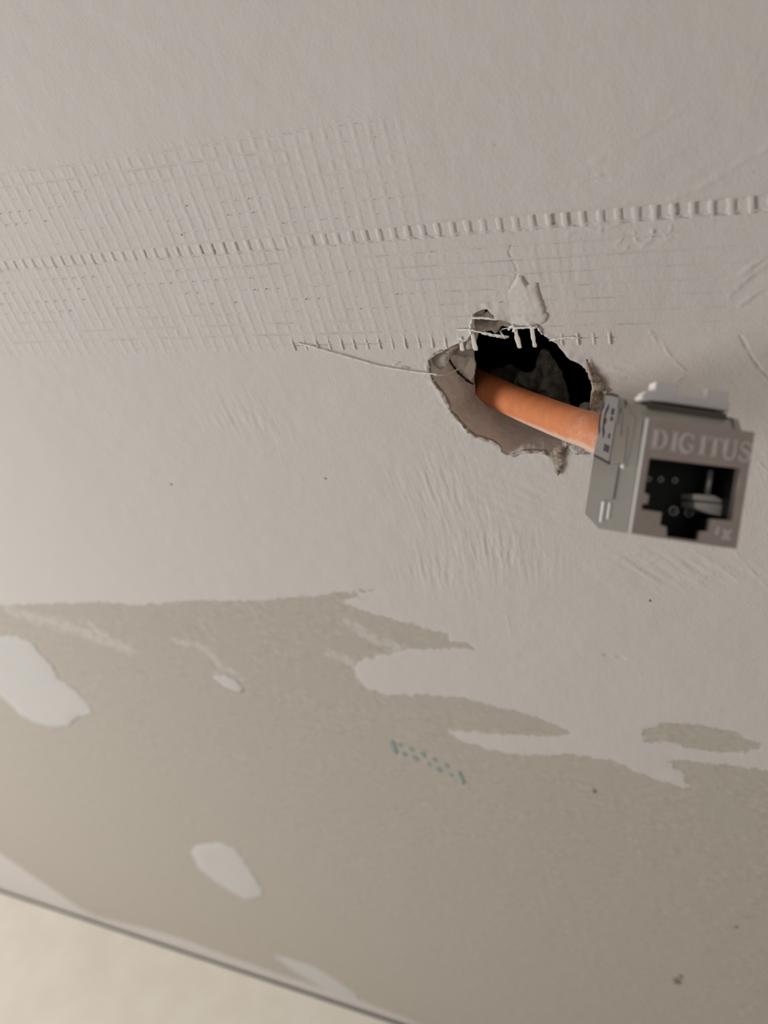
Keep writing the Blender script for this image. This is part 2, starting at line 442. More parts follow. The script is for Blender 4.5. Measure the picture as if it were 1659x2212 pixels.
# resample with the same parameter
def resample_pair(A, B, step):
    oa, ob = [], []; n = len(A)
    for i in range(n):
        a, b = A[i], A[(i + 1) % n]; k = max(1, int(np.linalg.norm(b - a) / step))
        for j in range(k):
            oa.append(a + (b - a) * j / k); ob.append(B[i] + (B[(i + 1) % n] - B[i]) * j / k)
    return np.array(oa), np.array(ob)
_, INN = resample_pair(HOLE0, inn0, .35)
nr = 22; ss = np.arange(nh) * .35
rows = []
for j in range(nr + 1):
    t = j / nr
    bl = t ** 1.15
    p = HOLE * (1 - bl) + INN * bl
    n = np.full(nh, -.12 + t * 12.6)
    cen = HOLE.mean(0); dr = p - cen; dr /= np.linalg.norm(dr, axis=1)[:, None]
    a = .45 * vnoise(ss, n * .5, 3.6, 20) + .14 * vnoise(ss, n, 1.1, 21) + .06 * vnoise(ss, n, .5, 22)
    a *= sstep(0, .12, t)
    p = p + dr * a[:, None] * (-.9)
    rows.append(W3(p[:, 0], p[:, 1], n - (0 if j else hgt(120, 10) * 0)))
vs_ = np.concatenate(rows)
hs = np.array(height(HOLE[:, 0], HOLE[:, 1])); vs_[:nh, 1] = -(hs) / 1000
q = []
for j in range(nr):
    a = j * nh + np.arange(nh); b = j * nh + (np.arange(nh) + 1) % nh
    q.append(np.stack([a, b, b + nh, a + nh], -1))
mesh_np('broken_board_core', vs_, np.concatenate(q), M_GYPSUM, wall)['label'] = 'crumbly beige gypsum core showing in the sides of the hole'

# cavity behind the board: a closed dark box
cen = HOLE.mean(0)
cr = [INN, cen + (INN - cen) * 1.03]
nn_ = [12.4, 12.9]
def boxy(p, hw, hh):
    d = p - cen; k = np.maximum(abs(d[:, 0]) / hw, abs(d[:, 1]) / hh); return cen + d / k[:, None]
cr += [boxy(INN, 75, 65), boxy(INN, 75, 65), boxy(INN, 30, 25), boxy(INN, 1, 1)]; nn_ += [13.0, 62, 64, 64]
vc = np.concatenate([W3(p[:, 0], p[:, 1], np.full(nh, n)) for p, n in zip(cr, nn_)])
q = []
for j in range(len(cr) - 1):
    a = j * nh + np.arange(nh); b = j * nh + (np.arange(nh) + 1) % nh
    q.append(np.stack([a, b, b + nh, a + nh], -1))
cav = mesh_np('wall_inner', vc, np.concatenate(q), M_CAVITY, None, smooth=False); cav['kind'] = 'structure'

# ------------------------------------------------------------------ relief slabs (flakes, chunks, patches)
def slab(name, poly, top, bottom, step, mat, parent, ragged=.1, seed=0, smooth=True):
    P = resample(poly, step, ragged, seed)
    lo, hi = P.min(0) - step, P.max(0) + step
    a = np.arange(lo[0], hi[0] + step, step); b = np.arange(lo[1], hi[1] + step, step)
    A, B = np.meshgrid(a, b); na, nb = len(a), len(b)
    ids = np.arange(na * nb).reshape(nb, na)
    inn = inside((A[:-1, :-1] + A[1:, 1:]) / 2, (B[:-1, :-1] + B[1:, 1:]) / 2, P)
    qd = np.stack([ids[:-1, :-1], ids[1:, :-1], ids[1:, 1:], ids[:-1, 1:]], -1)[inn]
    if len(qd) == 0: return None
    A, B = A.ravel().copy(), B.ravel().copy()
    cn = np.zeros(len(A), int); np.add.at(cn, qd.ravel(), 1)
    rm = (cn > 0) & (cn < 4)
    A[rm], B[rm], _ = nearest_on(A[rm], B[rm], P)
    us = np.where(cn > 0)[0]; mp = -np.ones(len(cn), int); mp[us] = np.arange(len(us))
    qd = mp[qd]; A, B = A[us], B[us]
    d = seg_dist(A, B, P, True)
    nt_, nb_ = top(A, B, d), bottom(A, B, d)
    n = len(A)
    vt = np.concatenate([W3(A, B, nt_), W3(A, B, nb_)])
    ed = np.concatenate([qd[:, [0, 1]], qd[:, [1, 2]], qd[:, [2, 3]], qd[:, [3, 0]]])
    key = {}
    for x, y in ed.tolist(): key[(x, y)] = 1
    side = [(y, x, x + n, y + n) for (x, y) in key if (y, x) not in key]
    qq = np.concatenate([qd, qd[:, ::-1] + n, np.array(side)])
    return mesh_np(name, vt, qq, mat, parent, smooth)

# lifted flake of plaster above the hole
FL = uvs([(1116, 600), (1121, 595), (1129, 596), (1133, 606), (1139, 614), (1150, 611), (1158, 612), (1162, 622), (1167, 634), (1171, 648), (1175, 662), (1178, 674),
          (1185, 681), (1180, 691), (1170, 697), (1158, 702), (1146, 703), (1121, 702), (1104, 699), (1091, 691), (1086, 680), (1090, 655), (1098, 630), (1107, 612)])
def fl_top(a, b, d):
    w = sstep(FL[:, 0].min() + .2, FL[:, 0].min() + 5.5, a)
    return -(height(a, b) - .07 + (.50 + .08 * fbm(a, b, 1.6, 3, 3)) * w * (.55 + .45 * sstep(0, .5, d)))
slab('plaster_flake', FL, fl_top, lambda a, b, d: -(height(a, b) - .25), .2, M_COMP, wall, .17, 11)

# grey gypsum lumps hanging in the hole
def lump(name, px, n0, thick, mat, parent, seed, step=.3, rag=.14, rough=.5, slope=(0, 0), edge=1.0):
    P = uvs(px, n0)
    c = P.mean(0)
    def top(a, b, d): return n0 - thick * sstep(0, edge, d) ** .6 * (.7 + rough * .5 * fbm(a, b, 1.6, seed, 3)) + slope[0] * (a - c[0]) + slope[1] * (b - c[1])
    def bot(a, b, d): return n0 + thick * .6 * sstep(0, edge, d) + slope[0] * (a - c[0]) + slope[1] * (b - c[1])
    return slab(name, P, top, bot, step, mat, parent, rag, seed)
lump('gypsum_chunk', [(1022, 694), (1030, 690), (1048, 690), (1062, 691), (1070, 693), (1082, 691), (1092, 699), (1084, 704), (1078, 714), (1068, 722), (1062, 713), (1052, 714), (1042, 718), (1030, 716), (1024, 708)], 3.0, 1.4, M_CHUNK, wall, 12)
lump('gypsum_chunk', [(1020, 677), (1030, 676), (1042, 679), (1048, 672), (1054, 671), (1066, 682), (1078, 691), (1060, 691), (1036, 688), (1024, 686)], 2.0, 1.0, M_CHUNK, wall, 13)
lump('gypsum_chunk', [(1074, 690), (1090, 692), (1101, 699), (1110, 704), (1108, 711), (1098, 706), (1088, 703)], 1.6, 1.0, M_TORN, wall, 14, .2)
lump('gypsum_chunk', [(1103, 700), (1116, 695), (1124, 700), (1146, 705), (1150, 711), (1128, 711), (1112, 710)], .8, .6, M_CHUNK, wall, 15, .2)
lump('gypsum_chunk', [(968, 772), (976, 766), (996, 764), (1004, 772), (1012, 768), (1022, 772), (1026, 790), (1025, 808), (1018, 822), (1010, 826), (996, 812), (985, 796), (973, 786)], 8.0, 1.6, M_GYPSUM, wall, 16, .3, .1, .7, (.1, 0), 2.5)
lump('gypsum_chunk', [(978, 752), (992, 745), (1012, 744), (1024, 748), (1024, 770), (1012, 768), (1002, 772), (988, 766), (976, 768)], 6.5, 1.2, M_CHUNK, wall, 17, .3, .1, .7, (0, 0), 1.5)
lump('torn_paper', [(958, 757), (970, 746), (985, 741), (1000, 738), (1000, 744), (988, 752), (980, 762), (968, 764)], .6, .7, M_TORN, wall, 18, .2)
lump('torn_paper', [(930, 768), (945, 764), (960, 760), (976, 762), (972, 778), (962, 792), (950, 800), (940, 792), (934, 780)], 1.6, .7, M_CHUNK, wall, 19, .25)
lump('torn_paper', [(1012, 733), (1017, 731), (1021, 740), (1019, 752), (1013, 756), (1006, 754), (1004, 748)], .3, .4, M_CHUNK, wall, 23, .15)
# torn brown paper standing up on the right rim and hanging from the bottom rim
lump('torn_paper', [(1266, 772), (1270, 778), (1276, 790), (1284, 798), (1290, 808), (1299, 818), (1307, 830), (1306, 846), (1300, 843), (1292, 850), (1284, 842), (1278, 826), (1270, 812), (1266, 796)], -.5, 1.3, M_TORN, wall, 24, .2, .16, .9)
lump('torn_paper', [(1284, 838), (1296, 842), (1304, 852), (1302, 868), (1298, 884), (1294, 896), (1284, 890), (1274, 888), (1277, 872), (1276, 860), (1280, 848)], -.2, 1.0, M_TORN, wall, 25, .2, .16, .9)
lump('torn_paper', [(1186, 975), (1198, 968), (1214, 962), (1224, 968), (1220, 984), (1216, 990), (1217, 1006), (1213, 1018), (1204, 1028), (1200, 1017), (1195, 1004), (1190, 990)], -.6, .8, M_TORN, wall, 26, .2, .12, .9)
lump('torn_paper', [(1224, 968), (1236, 960), (1252, 966), (1268, 972), (1274, 980), (1262, 984), (1246, 982), (1232, 976)], -.2, .6, M_CHUNK, wall, 27, .2)
lump('torn_paper', [(1310, 842), (1317, 838), (1320, 844), (1313, 848)], -.3, .4, M_TORN, wall, 28, .15)
lump('torn_paper', [(866, 790), (873, 789), (884, 791), (889, 796), (880, 798), (870, 796)], -.1, .2, M_CHUNK, wall, 29, .15, .03)
# ragged brown paper lip all round the lower rim
lip = []
li = list(range(24, 47))
P_ = HOLE0
cc = HOLE0.mean(0)
lipo = [P_[i] + (P_[i] - cc) / np.linalg.norm(P_[i] - cc) * (.28 + .22 * math.sin(i * 2.1)) for i in li]
lipi = [P_[i] - (P_[i] - cc) / np.linalg.norm(P_[i] - cc) * (.25 + .15 * math.sin(i * 1.3)) for i in li[::-1]]
slab('torn_paper', np.array(lipo + lipi), lambda a, b, d: -(height(a, b) + .12 + .18 * vnoise(a, b, .8, 33)), lambda a, b, d: 0 * a + .5, .16, M_CHUNK, wall, .14, 34)

# mortar and a lump of gypsum inside the cavity
lump('mortar_lump', [(1168, 752), (1186, 758), (1200, 782), (1212, 806), (1220, 838), (1232, 868), (1236, 892), (1204, 886), (1168, 868), (1138, 848), (1108, 822), (1118, 806), (1146, 806), (1156, 786)], 31, 5, M_MORTAR, cav, 50, .7, .5, 1.0, (0, 0), 5)
lump('mortar_lump', [(1248, 884), (1258, 872), (1272, 866), (1282, 872), (1284, 900), (1262, 902)], 16, 2, M_MORTAR, cav, 51, .4, .3, 1.0, (0, 0), 2)
lump('mortar_lump', [(1058, 800), (1100, 790), (1130, 800), (1125, 830), (1085, 835), (1062, 820)], 44, 3, M_MORTAR, cav, 52, .8, .5, 1.0, (0, 0), 4)

# filler patches over the board's screws
def patch(px, seed, t=.22):
    def top(a, b, d): return -(height(a, b) - .12 + t * sstep(0, 5, d) + .03)
    return slab('filler_patch', uvs(px), top, lambda a, b, d: 0 * a + .3, 1.0, M_SPACK, wall, .5, seed)
p1 = patch([(-80, 1385), (0, 1376), (40, 1376), (70, 1390), (90, 1415), (115, 1440), (125, 1465), (160, 1490), (190, 1520), (203, 1545), (170, 1550), (150, 1568), (115, 1573), (75, 1562), (45, 1545), (15, 1515), (0, 1503), (-80, 1450)], 61)
p1['label'] = 'large pale filler patch on the bare board at the left edge'
p2 = patch([(413, 1840), (425, 1827), (450, 1822), (480, 1822), (510, 1835), (530, 1860), (545, 1885), (568, 1925), (570, 1938), (535, 1945), (505, 1930), (465, 1905), (430, 1875)], 62)
p2['label'] = 'leaf-shaped pale filler patch above the floor line'
p3 = patch([(590, 2063), (620, 2070), (680, 2090), (725, 2115), (775, 2152), (770, 2160), (730, 2155), (680, 2125), (630, 2095)], 63)
p3['label'] = 'narrow pale filler streak close to the floor gap'
p4 = patch([(462, 1462), (485, 1460), (510, 1470), (528, 1490), (520, 1497), (495, 1488), (475, 1475)], 64)

# small scuffs and the printed mark on the board
def disc(name, px, rpx, mat, seed, t=.06):
    c = uv(*px)[:2]; r = np.linalg.norm(uv(px[0] + rpx, px[1])[:2] - c); r2 = np.linalg.norm(uv(px[0], px[1] + rpx)[:2] - c)
    P = np.array([(c[0] + r * math.cos(a) * (1 + .3 * math.sin(3 * a + seed)), c[1] + r2 * math.sin(a)) for a in np.linspace(0, 2 * math.pi, 14)[:-1]])
    return slab(name, P, lambda a, b, d: -(height(a, b) + t - (.12 if c[1] > 100 else 0) + .02), lambda a, b, d: 0 * a + .2, max(r / 4, .12), mat, wall, .03, seed)
for i, (x, y, r) in enumerate([(1462, 2120, 7), (1284, 1709, 4), (703, 1034, 2), (370, 1046, 2), (393, 507, 2), (1404, 1297, 2.5), (1470, 2110, 4), (1590, 2003, 3)]):
    disc('scuff', (x, y), r, M_SPECK, 70 + i)
for i, px in enumerate([[(840, 1601), (847, 1598), (857, 1612), (860, 1628), (853, 1633), (845, 1618)], [(987, 1666), (994, 1665), (1002, 1680), (1006, 1692), (999, 1697), (992, 1684)]]):
    slab('ink_mark', uvs(px), lambda a, b, d: -(height(a, b) - .12 + .05), lambda a, b, d: 0 * a + .2, .5, M_INK, wall, .2, 90 + i)
for i, (x, y, r) in enumerate([(888, 1619, 5), (873, 1630, 5), (897, 1639, 6), (914, 1631, 6), (939, 1642, 5), (948, 1663, 6), (964, 1654, 5), (926, 1651, 4), (974, 1675, 4), (864, 1610, 4)]):
    disc('ink_mark', (x, y), r, M_INK, 95 + i, .03)

# ------------------------------------------------------------------ the joint tape: every strand its own ribbon
tape = thing('joint_tape', 'glass-fibre mesh joint tape embedded in plaster across the wall above the hole', 'tape', wv(90, 0, 0))
tape['label'] = 'whitish self-adhesive mesh joint tape skimmed into the wall, frayed above the hole'
def ribbon(name, cu_, cv_, wid, amp, mat, parent, across, tuck=.05):
    """low rounded ribbon following the plaster: centre line, half width, height; across = unit normal in the wall plane"""
    prof = [(-1.0, -tuck), (-.75, .12), (-.4, .6), (0, 1.0), (.35, .85), (.7, .25), (1.0, -tuck)]
    n = len(cu_); cols = []
    for o, hgt_ in prof:
        u_ = cu_ + across[0] * o * wid; v_ = cv_ + across[1] * o * wid
        hh = height(cu_ * .0 + u_, v_)
        if hgt_ < 0: z = hh - .04
        else: z = hh + amp * hgt_ - .004
        cols.append(W3(u_, v_, -z))
    vt = np.stack(cols, 1).reshape(-1, 3); m_ = len(prof)
    i = np.arange(n - 1)[:, None] * m_ + np.arange(m_ - 1)[None]
    q = np.stack([i, i + m_, i + m_ + 1, i + 1], -1).reshape(-1, 4)
    return mesh_np(name, vt, q, mat, parent)
def runs(mask):
    out = []; s = None
    for i, x in enumerate(mask):
        if x and s is None: s = i
        if (not x or i == len(mask) - 1) and s is not None:
            e = i if not x else i + 1
            if e - s > 3: out.append((s, e))
            s = None
    return out
HB = uvs([(x, y) for x, y in HOLE_PX])
for k in range(-12, 61):
    r0, r1 = -8.6, 8.55
    vv_ = np.arange(r0 * ROW, r1 * ROW, .45)
    uu_ = (k - .12) * CELL + .12 * vnoise(vv_, vv_ * 0 + k, 6, 15) + .1 * vnoise(vv_, vv_ * 0 + k * 3.3, 1.5, 16)
    rr = vv_ / ROW
    cellph = np.abs(((rr % 1) - .5) * 2)
    amp = np.full(len(vv_), .082) * (.8 + .5 * vnoise(vv_, vv_ * 0 + k * 1.7, 3, 17)) * (.45 + .55 * (1 - cellph ** 4))
    amp *= np.where(rr > 0, 1 - .72 * sstep(26, 44, k), 1 - .9 * sstep(28, 44, k))
    if k > 36: amp *= np.where(rr < -1.2, .3, .55)
    amp = np.where((rr > -1.2) & (rr < .1), .02, amp)
    amp *= sstep(-8.9, -7.6, rr)
    if 24 <= k <= 47:
        amp = np.maximum(amp, (.26 + .08 * math.sin(k * 2.7)) * sstep(7.45, 7.8, rr) * (1 - sstep(8.35, 8.6, rr)))
        wid = np.where(rr > 7.4, .44, .85); wid = np.where((rr > -1.25) & (rr < .15), .38, wid)
    else:
        wid = np.where((rr > -1.25) & (rr < .15), .38, .85); amp *= 1 - sstep(8.2, 8.6, rr) * .6
    keepm = ~inside(uu_, vv_, HB) & (amp > .012)
    if 1 < k: keepm &= ~inside(uu_, vv_, FL)
    for a, b in runs(keepm):
        A = amp[a:b].copy(); 
        ribbon('cross_strand', uu_[a:b], vv_[a:b], wid[a:b], A, M_COMP, tape, (1, 0))
for i in range(-8, 9):
    uu_ = np.arange(-13 * CELL, 61 * CELL, .8)
    vv_ = i * ROW + warp_v(uu_) - .34
    kk = uu_ / CELL
    amp = .07 * (.8 + .6 * vnoise(uu_, uu_ * 0 + i * 5.0, 8, 18))
    amp *= 1 - .6 * sstep(46, 58, kk)
    if i < -1: amp *= 1 - .9 * sstep(30, 44, kk)
    if i in (0, -1): amp = amp + .05
    keepm = ~inside(uu_, vv_, HB) & ~inside(uu_, vv_, FL) & (amp > .008)
    for a, b in runs(keepm):
        ribbon('long_strand', uu_[a:b], vv_[a:b], np.full(b - a, .28), amp[a:b], M_COMP, tape, (0, 1))

# loose and hanging strands: flattened fibres bridging the hole
def fibre(name, pts, w, t, mat, parent, seed=0, fray=.0, sides=8, step=.35):
    """pts: (px, py, n mm); w half width mm, t half thickness"""
    P = np.array([uv(x, y, n) for x, y, n in pts])
    out = []
    for i in range(len(P) - 1):
        k = max(1, int(np.linalg.norm(P[i + 1] - P[i]) / step))
        out += [P[i] + (P[i + 1] - P[i]) * j / k for j in range(k)]
    out.append(P[-1]); P = np.array(out); n = len(P)
    # smooth
    for _ in range(3): P[1:-1] = (P[:-2] + 2 * P[1:-1] + P[2:]) / 4
    T = np.gradient(P, axis=0); T /= np.linalg.norm(T, axis=1)[:, None]
    nrm = np.array([0, 0, 1.0]); S = np.cross(T, nrm); S /= np.linalg.norm(S, axis=1)[:, None]
    B = np.cross(S, T)
    s = np.arange(n) * step
    ws = w * (1 + .35 * vnoise(s, s * 0 + seed, .9, 25)); ws[0] *= .5; ws[-1] *= .8; ws *= 1 + fray * .5 * vnoise(s, s * 0 + seed * 3, .45, 26)
    a = np.arange(sides) / sides * 2 * math.pi
    rings = P[:, None] + S[:, None] * (np.cos(a)[None, :, None] * ws[:, None, None]) + B[:, None] * (np.sin(a)[None, :, None] * t)
    rings += .07 * fray * RNG.randn(*rings.shape)
    vt = W3(rings[..., 0].ravel(), rings[..., 1].ravel(), rings[..., 2].ravel())
    i = np.arange(n - 1)[:, None] * sides; j = np.arange(sides)[None]
    q = np.stack([i + j, i + (j + 1) % sides, i + sides + (j + 1) % sides, i + sides + j], -1).reshape(-1, 4)
    tr = [(0, j + 1, j) for j in range(1, sides - 1)] + [((n - 1) * sides, (n - 1) * sides + j, (n - 1) * sides + j + 1) for j in range(1, sides - 1)]
    return mesh_np(name, vt, q, mat, parent, True, None, tr)
fibre('hanging_strand', [(1019, 714, -.4), (1022, 730, -.3), (1028, 757, .2)], .46, .07, M_STRAND, tape, 1, .15)
fibre('hanging_strand', [(1112, 703, -.4), (1116, 725, -.3), (1123, 752, .1)], .50, .07, M_STRAND, tape, 2, .15)
fibre('hanging_strand', [(1149, 704, -.4), (1151, 725, -.3), (1156, 750, .1)], .42, .07, M_STRAND, tape, 3, .15)
fibre('hanging_strand', [(995, 728, -.4), (997, 742, -.2), (999, 758, .2)], .42, .07, M_STRAND, tape, 4, .2)
fibre('loose_thread', [(1019, 687, -.3), (1045, 687, -.4), (1075, 691, -.3)], .20, .12, M_THREAD, tape, 5, .6)
fibre('loose_thread', [(985, 713, -.3), (1016, 712, -.5), (1030, 716, -.6), (1060, 722, -.5), (1099, 728, -.2)], .22, .14, M_THREAD, tape, 6, .8)
fibre('loose_thread', [(1040, 720, -.4), (1070, 727, -.2), (1092, 731, .1)], .13, .10, M_THREAD, tape, 7, .8)
fibre('loose_thread', [(1094, 731, -.2), (1086, 723, -.3), (1078, 717, -.5), (1084, 711, -.5), (1096, 708, -.4), (1112, 708, -.4)], .09, .07, M_THREAD, tape, 8, 1.)
fibre('loose_thread', [(1108, 709, -.5), (1130, 708, -.6), (1158, 707, -.5)], .2, .14, M_THREAD, tape, 9, .7)
fibre('loose_thread', [(1186, 736, -.3), (1200, 733, -.4), (1215, 730, -.4), (1235, 729, -.4), (1255, 730, -.3)], .18, .12, M_THREAD, tape, 10, .7)
fibre('loose_thread', [(1098, 712, -.3), (1110, 700, -.4), (1116, 708, -.5), (1108, 716, -.4)], .2, .12, M_THREAD, tape, 11, 1.3)
fibre('loose_thread', [(1020, 690, -.3), (1017, 700, -.5), (1015, 712, -.5), (1018, 722, -.4)], .2, .12, M_THREAD, tape, 12, 1.4)
fibre('loose_thread', [(1158, 703, -.3), (1166, 712, -.4), (1170, 722, -.3)], .22, .12, M_THREAD, tape, 13, 1.4)
lt = fibre('loose_thread', [(640, 741, -.35), (655, 744, -.4), (672, 748, -.45), (700, 757, -.5), (735, 767, -.5), (780, 780, -.5), (820, 791, -.5), (860, 798, -.5), (900, 804, -.5), (925, 807, -.4), (945, 808, -.2)], .16, .15, M_THREAD, tape, 14, .5)
lt['label'] = 'long pale thread peeled off the lower edge of the tape'
fibre('loose_thread', [(925, 806, -.3), (945, 811, .2), (965, 809, 1.5), (985, 800, 3.5), (996, 793, 5)], .14, .12, M_THREAD, tape, 15, .5)
fibre('loose_thread', [(848, 790, -.4), (854, 784, -.8), (862, 782, -.5)], .07, .07, M_THREAD, tape, 16, .3)

fibre('crack_shade', [(968, 768, 4.6), (972, 780, 5.0), (981, 794, 5.6), (993, 808, 6.2), (1004, 818, 7.0), (1014, 826, 7.6), (1022, 830, 8.0)], .22, .2, M_CAVITY, wall, 41, 1.)  # dark strip standing in for the shade inside the crack
# ------------------------------------------------------------------ floor
fm = bpy.data.meshes.new('floor')
fm.from_pydata([(-1.6, -.0020, 0), (1.2, -.0020, 0), (1.2, -2.0, 0), (-1.6, -2.0, 0), (-1.6, -.0020, -.006), (1.2, -.0020, -.006), (1.2, .02, -.006), (-1.6, .02, -.006)], [],
               [(0, 3, 2, 1), (0, 1, 5, 4), (4, 5, 6, 7)])
fm.materials.append(M_FLOOR); fm.materials.append(M_SLOT); fm.polygons[1].material_index = 1; fm.polygons[2].material_index = 1
fl = bpy.data.objects.new('floor', fm); C.objects.link(fl); fl['kind'] = 'structure'

# ------------------------------------------------------------------ orange cable
def cable_mat():
    m, nt, b = nodes_of('orange_sheath')
    P = N(nt, 'ShaderNodeNewGeometry').outputs['Position']
    n1 = noise(nt, P, 300, 3); n2 = noise(nt, P, 1100, 4, .7); n3 = noise(nt, P, 160, 3, .6)
    c = mix(nt, maprange(nt, n1, .3, .7), (.74, .25, .095), (.66, .21, .075))
    dust = N(nt, 'ShaderNodeAttribute', attribute_name='dust').outputs['Fac']
    f = maprange(nt, math_(nt, 'ADD', dust, math_(nt, 'MULTIPLY', math_(nt, 'ADD', n2, n3), .55)), .80, 1.35)
    c = mix(nt, math_(nt, 'MULTIPLY', f, .75), c, (.76, .60, .50))
    nt.links.new(c, b.inputs['Base Color'])
    b.inputs['Roughness'].default_value = .55; b.inputs['Subsurface Weight'].default_value = 0
    bump(nt, b, n2, .25, .0002)
    return m
M_CABLE = cable_mat()
JR = np.array([[0.90862104, 0.08268272, -0.40935483], [0.33434326, -0.73137296, 0.59439732], [0.25024467, 0.67694694, 0.69218527]])
JO = np.array([153.39787153, 19.60180945, -56.66243099])
def jw(x, y, z): return JR @ np.array([x, y, z]) + JO      # jack frame (x right, y up, z back; mm) -> wall frame
ctrl = [jw(7.3, 12.6, 25.5), jw(7.0, 12.8, 29.0)] + [uv(1290, 937, -20), uv(1235, 917, -12.5), uv(1170, 892, -2.5), uv(1110, 867, 6.5), uv(1060, 843, 14.5), uv(1025, 827, 20), uv(980, 805, 25), uv(930, 782, 29), uv(850, 757, 33)]
def catmull(P, k=14):
    P = [2 * P[0] - P[1]] + list(P) + [2 * P[-1] - P[-2]]; out = []
    for i in range(1, len(P) - 2):
        p0, p1, p2, p3 = P[i - 1:i + 3]
        for j in range(k):
            t = j / k; out.append(.5 * (2 * p1 + (p2 - p0) * t + (2 * p0 - 5 * p1 + 4 * p2 - p3) * t * t + (3 * p1 - p0 - 3 * p2 + p3) * t ** 3))
    out.append(P[-2]); return np.array(out)
cp = catmull(ctrl)
for _ in range(8): cp[1:-1] = (cp[:-2] + 2 * cp[1:-1] + cp[2:]) / 4
T = np.gradient(cp, axis=0); T /= np.linalg.norm(T, axis=1)[:, None]
up = np.array([0, 1.0, 0]); S = np.cross(T, up); S /= np.linalg.norm(S, axis=1)[:, None]; B = np.cross(S, T)
sides = 40; a = np.arange(sides) / sides * 2 * math.pi
rad = 3.4
R_ = cp[:, None] + rad * (S[:, None] * np.cos(a)[None, :, None] + B[:, None] * np.sin(a)[None, :, None])
dirs = S[:, None] * np.cos(a)[None, :, None] + B[:, None] * np.sin(a)[None, :, None]
along = np.arange(len(cp)) / len(cp)
vw = cp - CAM; sidev = np.cross(T, vw); sidev /= np.linalg.norm(sidev, axis=1)[:, None]; sidev *= np.sign(sidev[:, 1])[:, None]
low = (dirs * sidev[:, None]).sum(-1)                                       # facing down the wall
dust = .62 * np.exp(-((low - .93) / .16) ** 2) * (1 - sstep(.40, .55, along))[:, None] + .30 * (1 - sstep(.15, .42, along))[:, None] + .12
# end cap
vt = W3(R_[..., 0].ravel(), R_[..., 1].ravel(), R_[..., 2].ravel())
n = len(cp); i = np.arange(n - 1)[:, None] * sides; j = np.arange(sides)[None]
q = np.stack([i + j, i + (j + 1) % sides, i + sides + (j + 1) % sides, i + sides + j], -1).reshape(-1, 4)
tr = [((n - 1) * sides, (n - 1) * sides + j_, (n - 1) * sides + j_ + 1) for j_ in range(1, sides - 1)] + [(0, j_ + 1, j_) for j_ in range(1, sides - 1)]
cable = mesh_np('data_cable', vt, q, M_CABLE, None, True, {'dust': dust.ravel()}, tr)
cable['label'] = 'orange round data cable coming out of the hole, dusted with plaster'; cable['category'] = 'cable'

# ------------------------------------------------------------------ keystone jack
def metal(name, base, rough, metallic=1.0, bs=.15):
    m, nt, b = nodes_of(name)
    P = N(nt, 'ShaderNodeTexCoord').outputs['Object']
    n1 = noise(nt, P, 500, 3); n2 = noise(nt, P, 2500, 2)
    nt.links.new(mix(nt, n1, tuple(c * .9 for c in base), tuple(c * 1.08 for c in base)), b.inputs['Base Color'])
    b.inputs['Metallic'].default_value = metallic; b.inputs['Roughness'].default_value = rough
    bump(nt, b, n2, bs, .0001)
    return m
M_ZINC = metal('zinc_die_cast', (.41, .405, .375), .40)
M_FACE = metal('brushed_front', (.57, .47, .43), .45, .75)
M_ROOF_SHADE = metal('shaded_roof', (.17, .15, .125), .5)  # darker zinc, the shade on the jack's top put into the colour
M_LET = metal('letter_metal', (.86, .80, .75), .38, .5)
M_GLINT = metal('glint_metal', (.86, .87, .84), .3, .35)  # pale base colour paints the highlights on edges and ribs
def plain(name, c, rough=.5, spec=.4):
    m, nt, b = nodes_of(name)
    P = N(nt, 'ShaderNodeTexCoord').outputs['Object']
    n1 = noise(nt, P, 900, 2)
    nt.links.new(mix(nt, n1, tuple(x * .94 for x in c), tuple(x * 1.05 for x in c)), b.inputs['Base Color'])
    b.inputs['Roughness'].default_value = rough; b.inputs['Specular IOR Level'].default_value = spec
    return m
M_BLACK = plain('black_plastic', (.010, .010, .011), .45)
M_WHITE = plain('white_plastic', (.90, .85, .84), .4)
M_GREYP = plain('contact_carrier', (.80, .76, .68), .4)
M_PRINT = plain('black_print', (.035, .028, .03), .6)
M_STICK = plain('silver_foil', (.235, .222, .212), .5, .3)

jack = thing('keystone_jack', 'metal keystone network jack held out on the orange cable in front of the wall', 'network jack', (0, 0, 0))
MJ = Matrix.Identity(4)
for c_ in range(3):
    col = ldir(JR[:, c_])
    for r_ in range(3): MJ[r_][c_] = col[r_]
MJ.translation = wv(*JO)
jack.matrix_world = MJ
def jpart(name, bm_or_me, mat, parent=None):
    if isinstance(bm_or_me, bmesh.types.BMesh):
        me = bpy.data.meshes.new(name); bm_or_me.to_mesh(me); bm_or_me.free()
    else: me = bm_or_me; me.name = name
    me.transform(Matrix.Scale(.001, 4))
    me.materials.clear(); me.materials.append(mat)
    o = bpy.data.objects.new(name, me); C.objects.link(o)
    o.parent = parent or jack
    return o
def add_box(bm, x0, x1, y0, y1, z0, z1, bev=.08, seg=2):
    r = bmesh.ops.create_cube(bm, size=1)
    bmesh.ops.scale(bm, vec=(x1 - x0, y1 - y0, z1 - z0), verts=r['verts'])
    bmesh.ops.translate(bm, vec=((x0 + x1) / 2, (y0 + y1) / 2, (z0 + z1) / 2), verts=r['verts'])
    if bev:
        es = list({e for v in r['verts'] for e in v.link_edges})
        bmesh.ops.bevel(bm, geom=es, offset=bev, segments=seg, affect='EDGES', profile=.6)
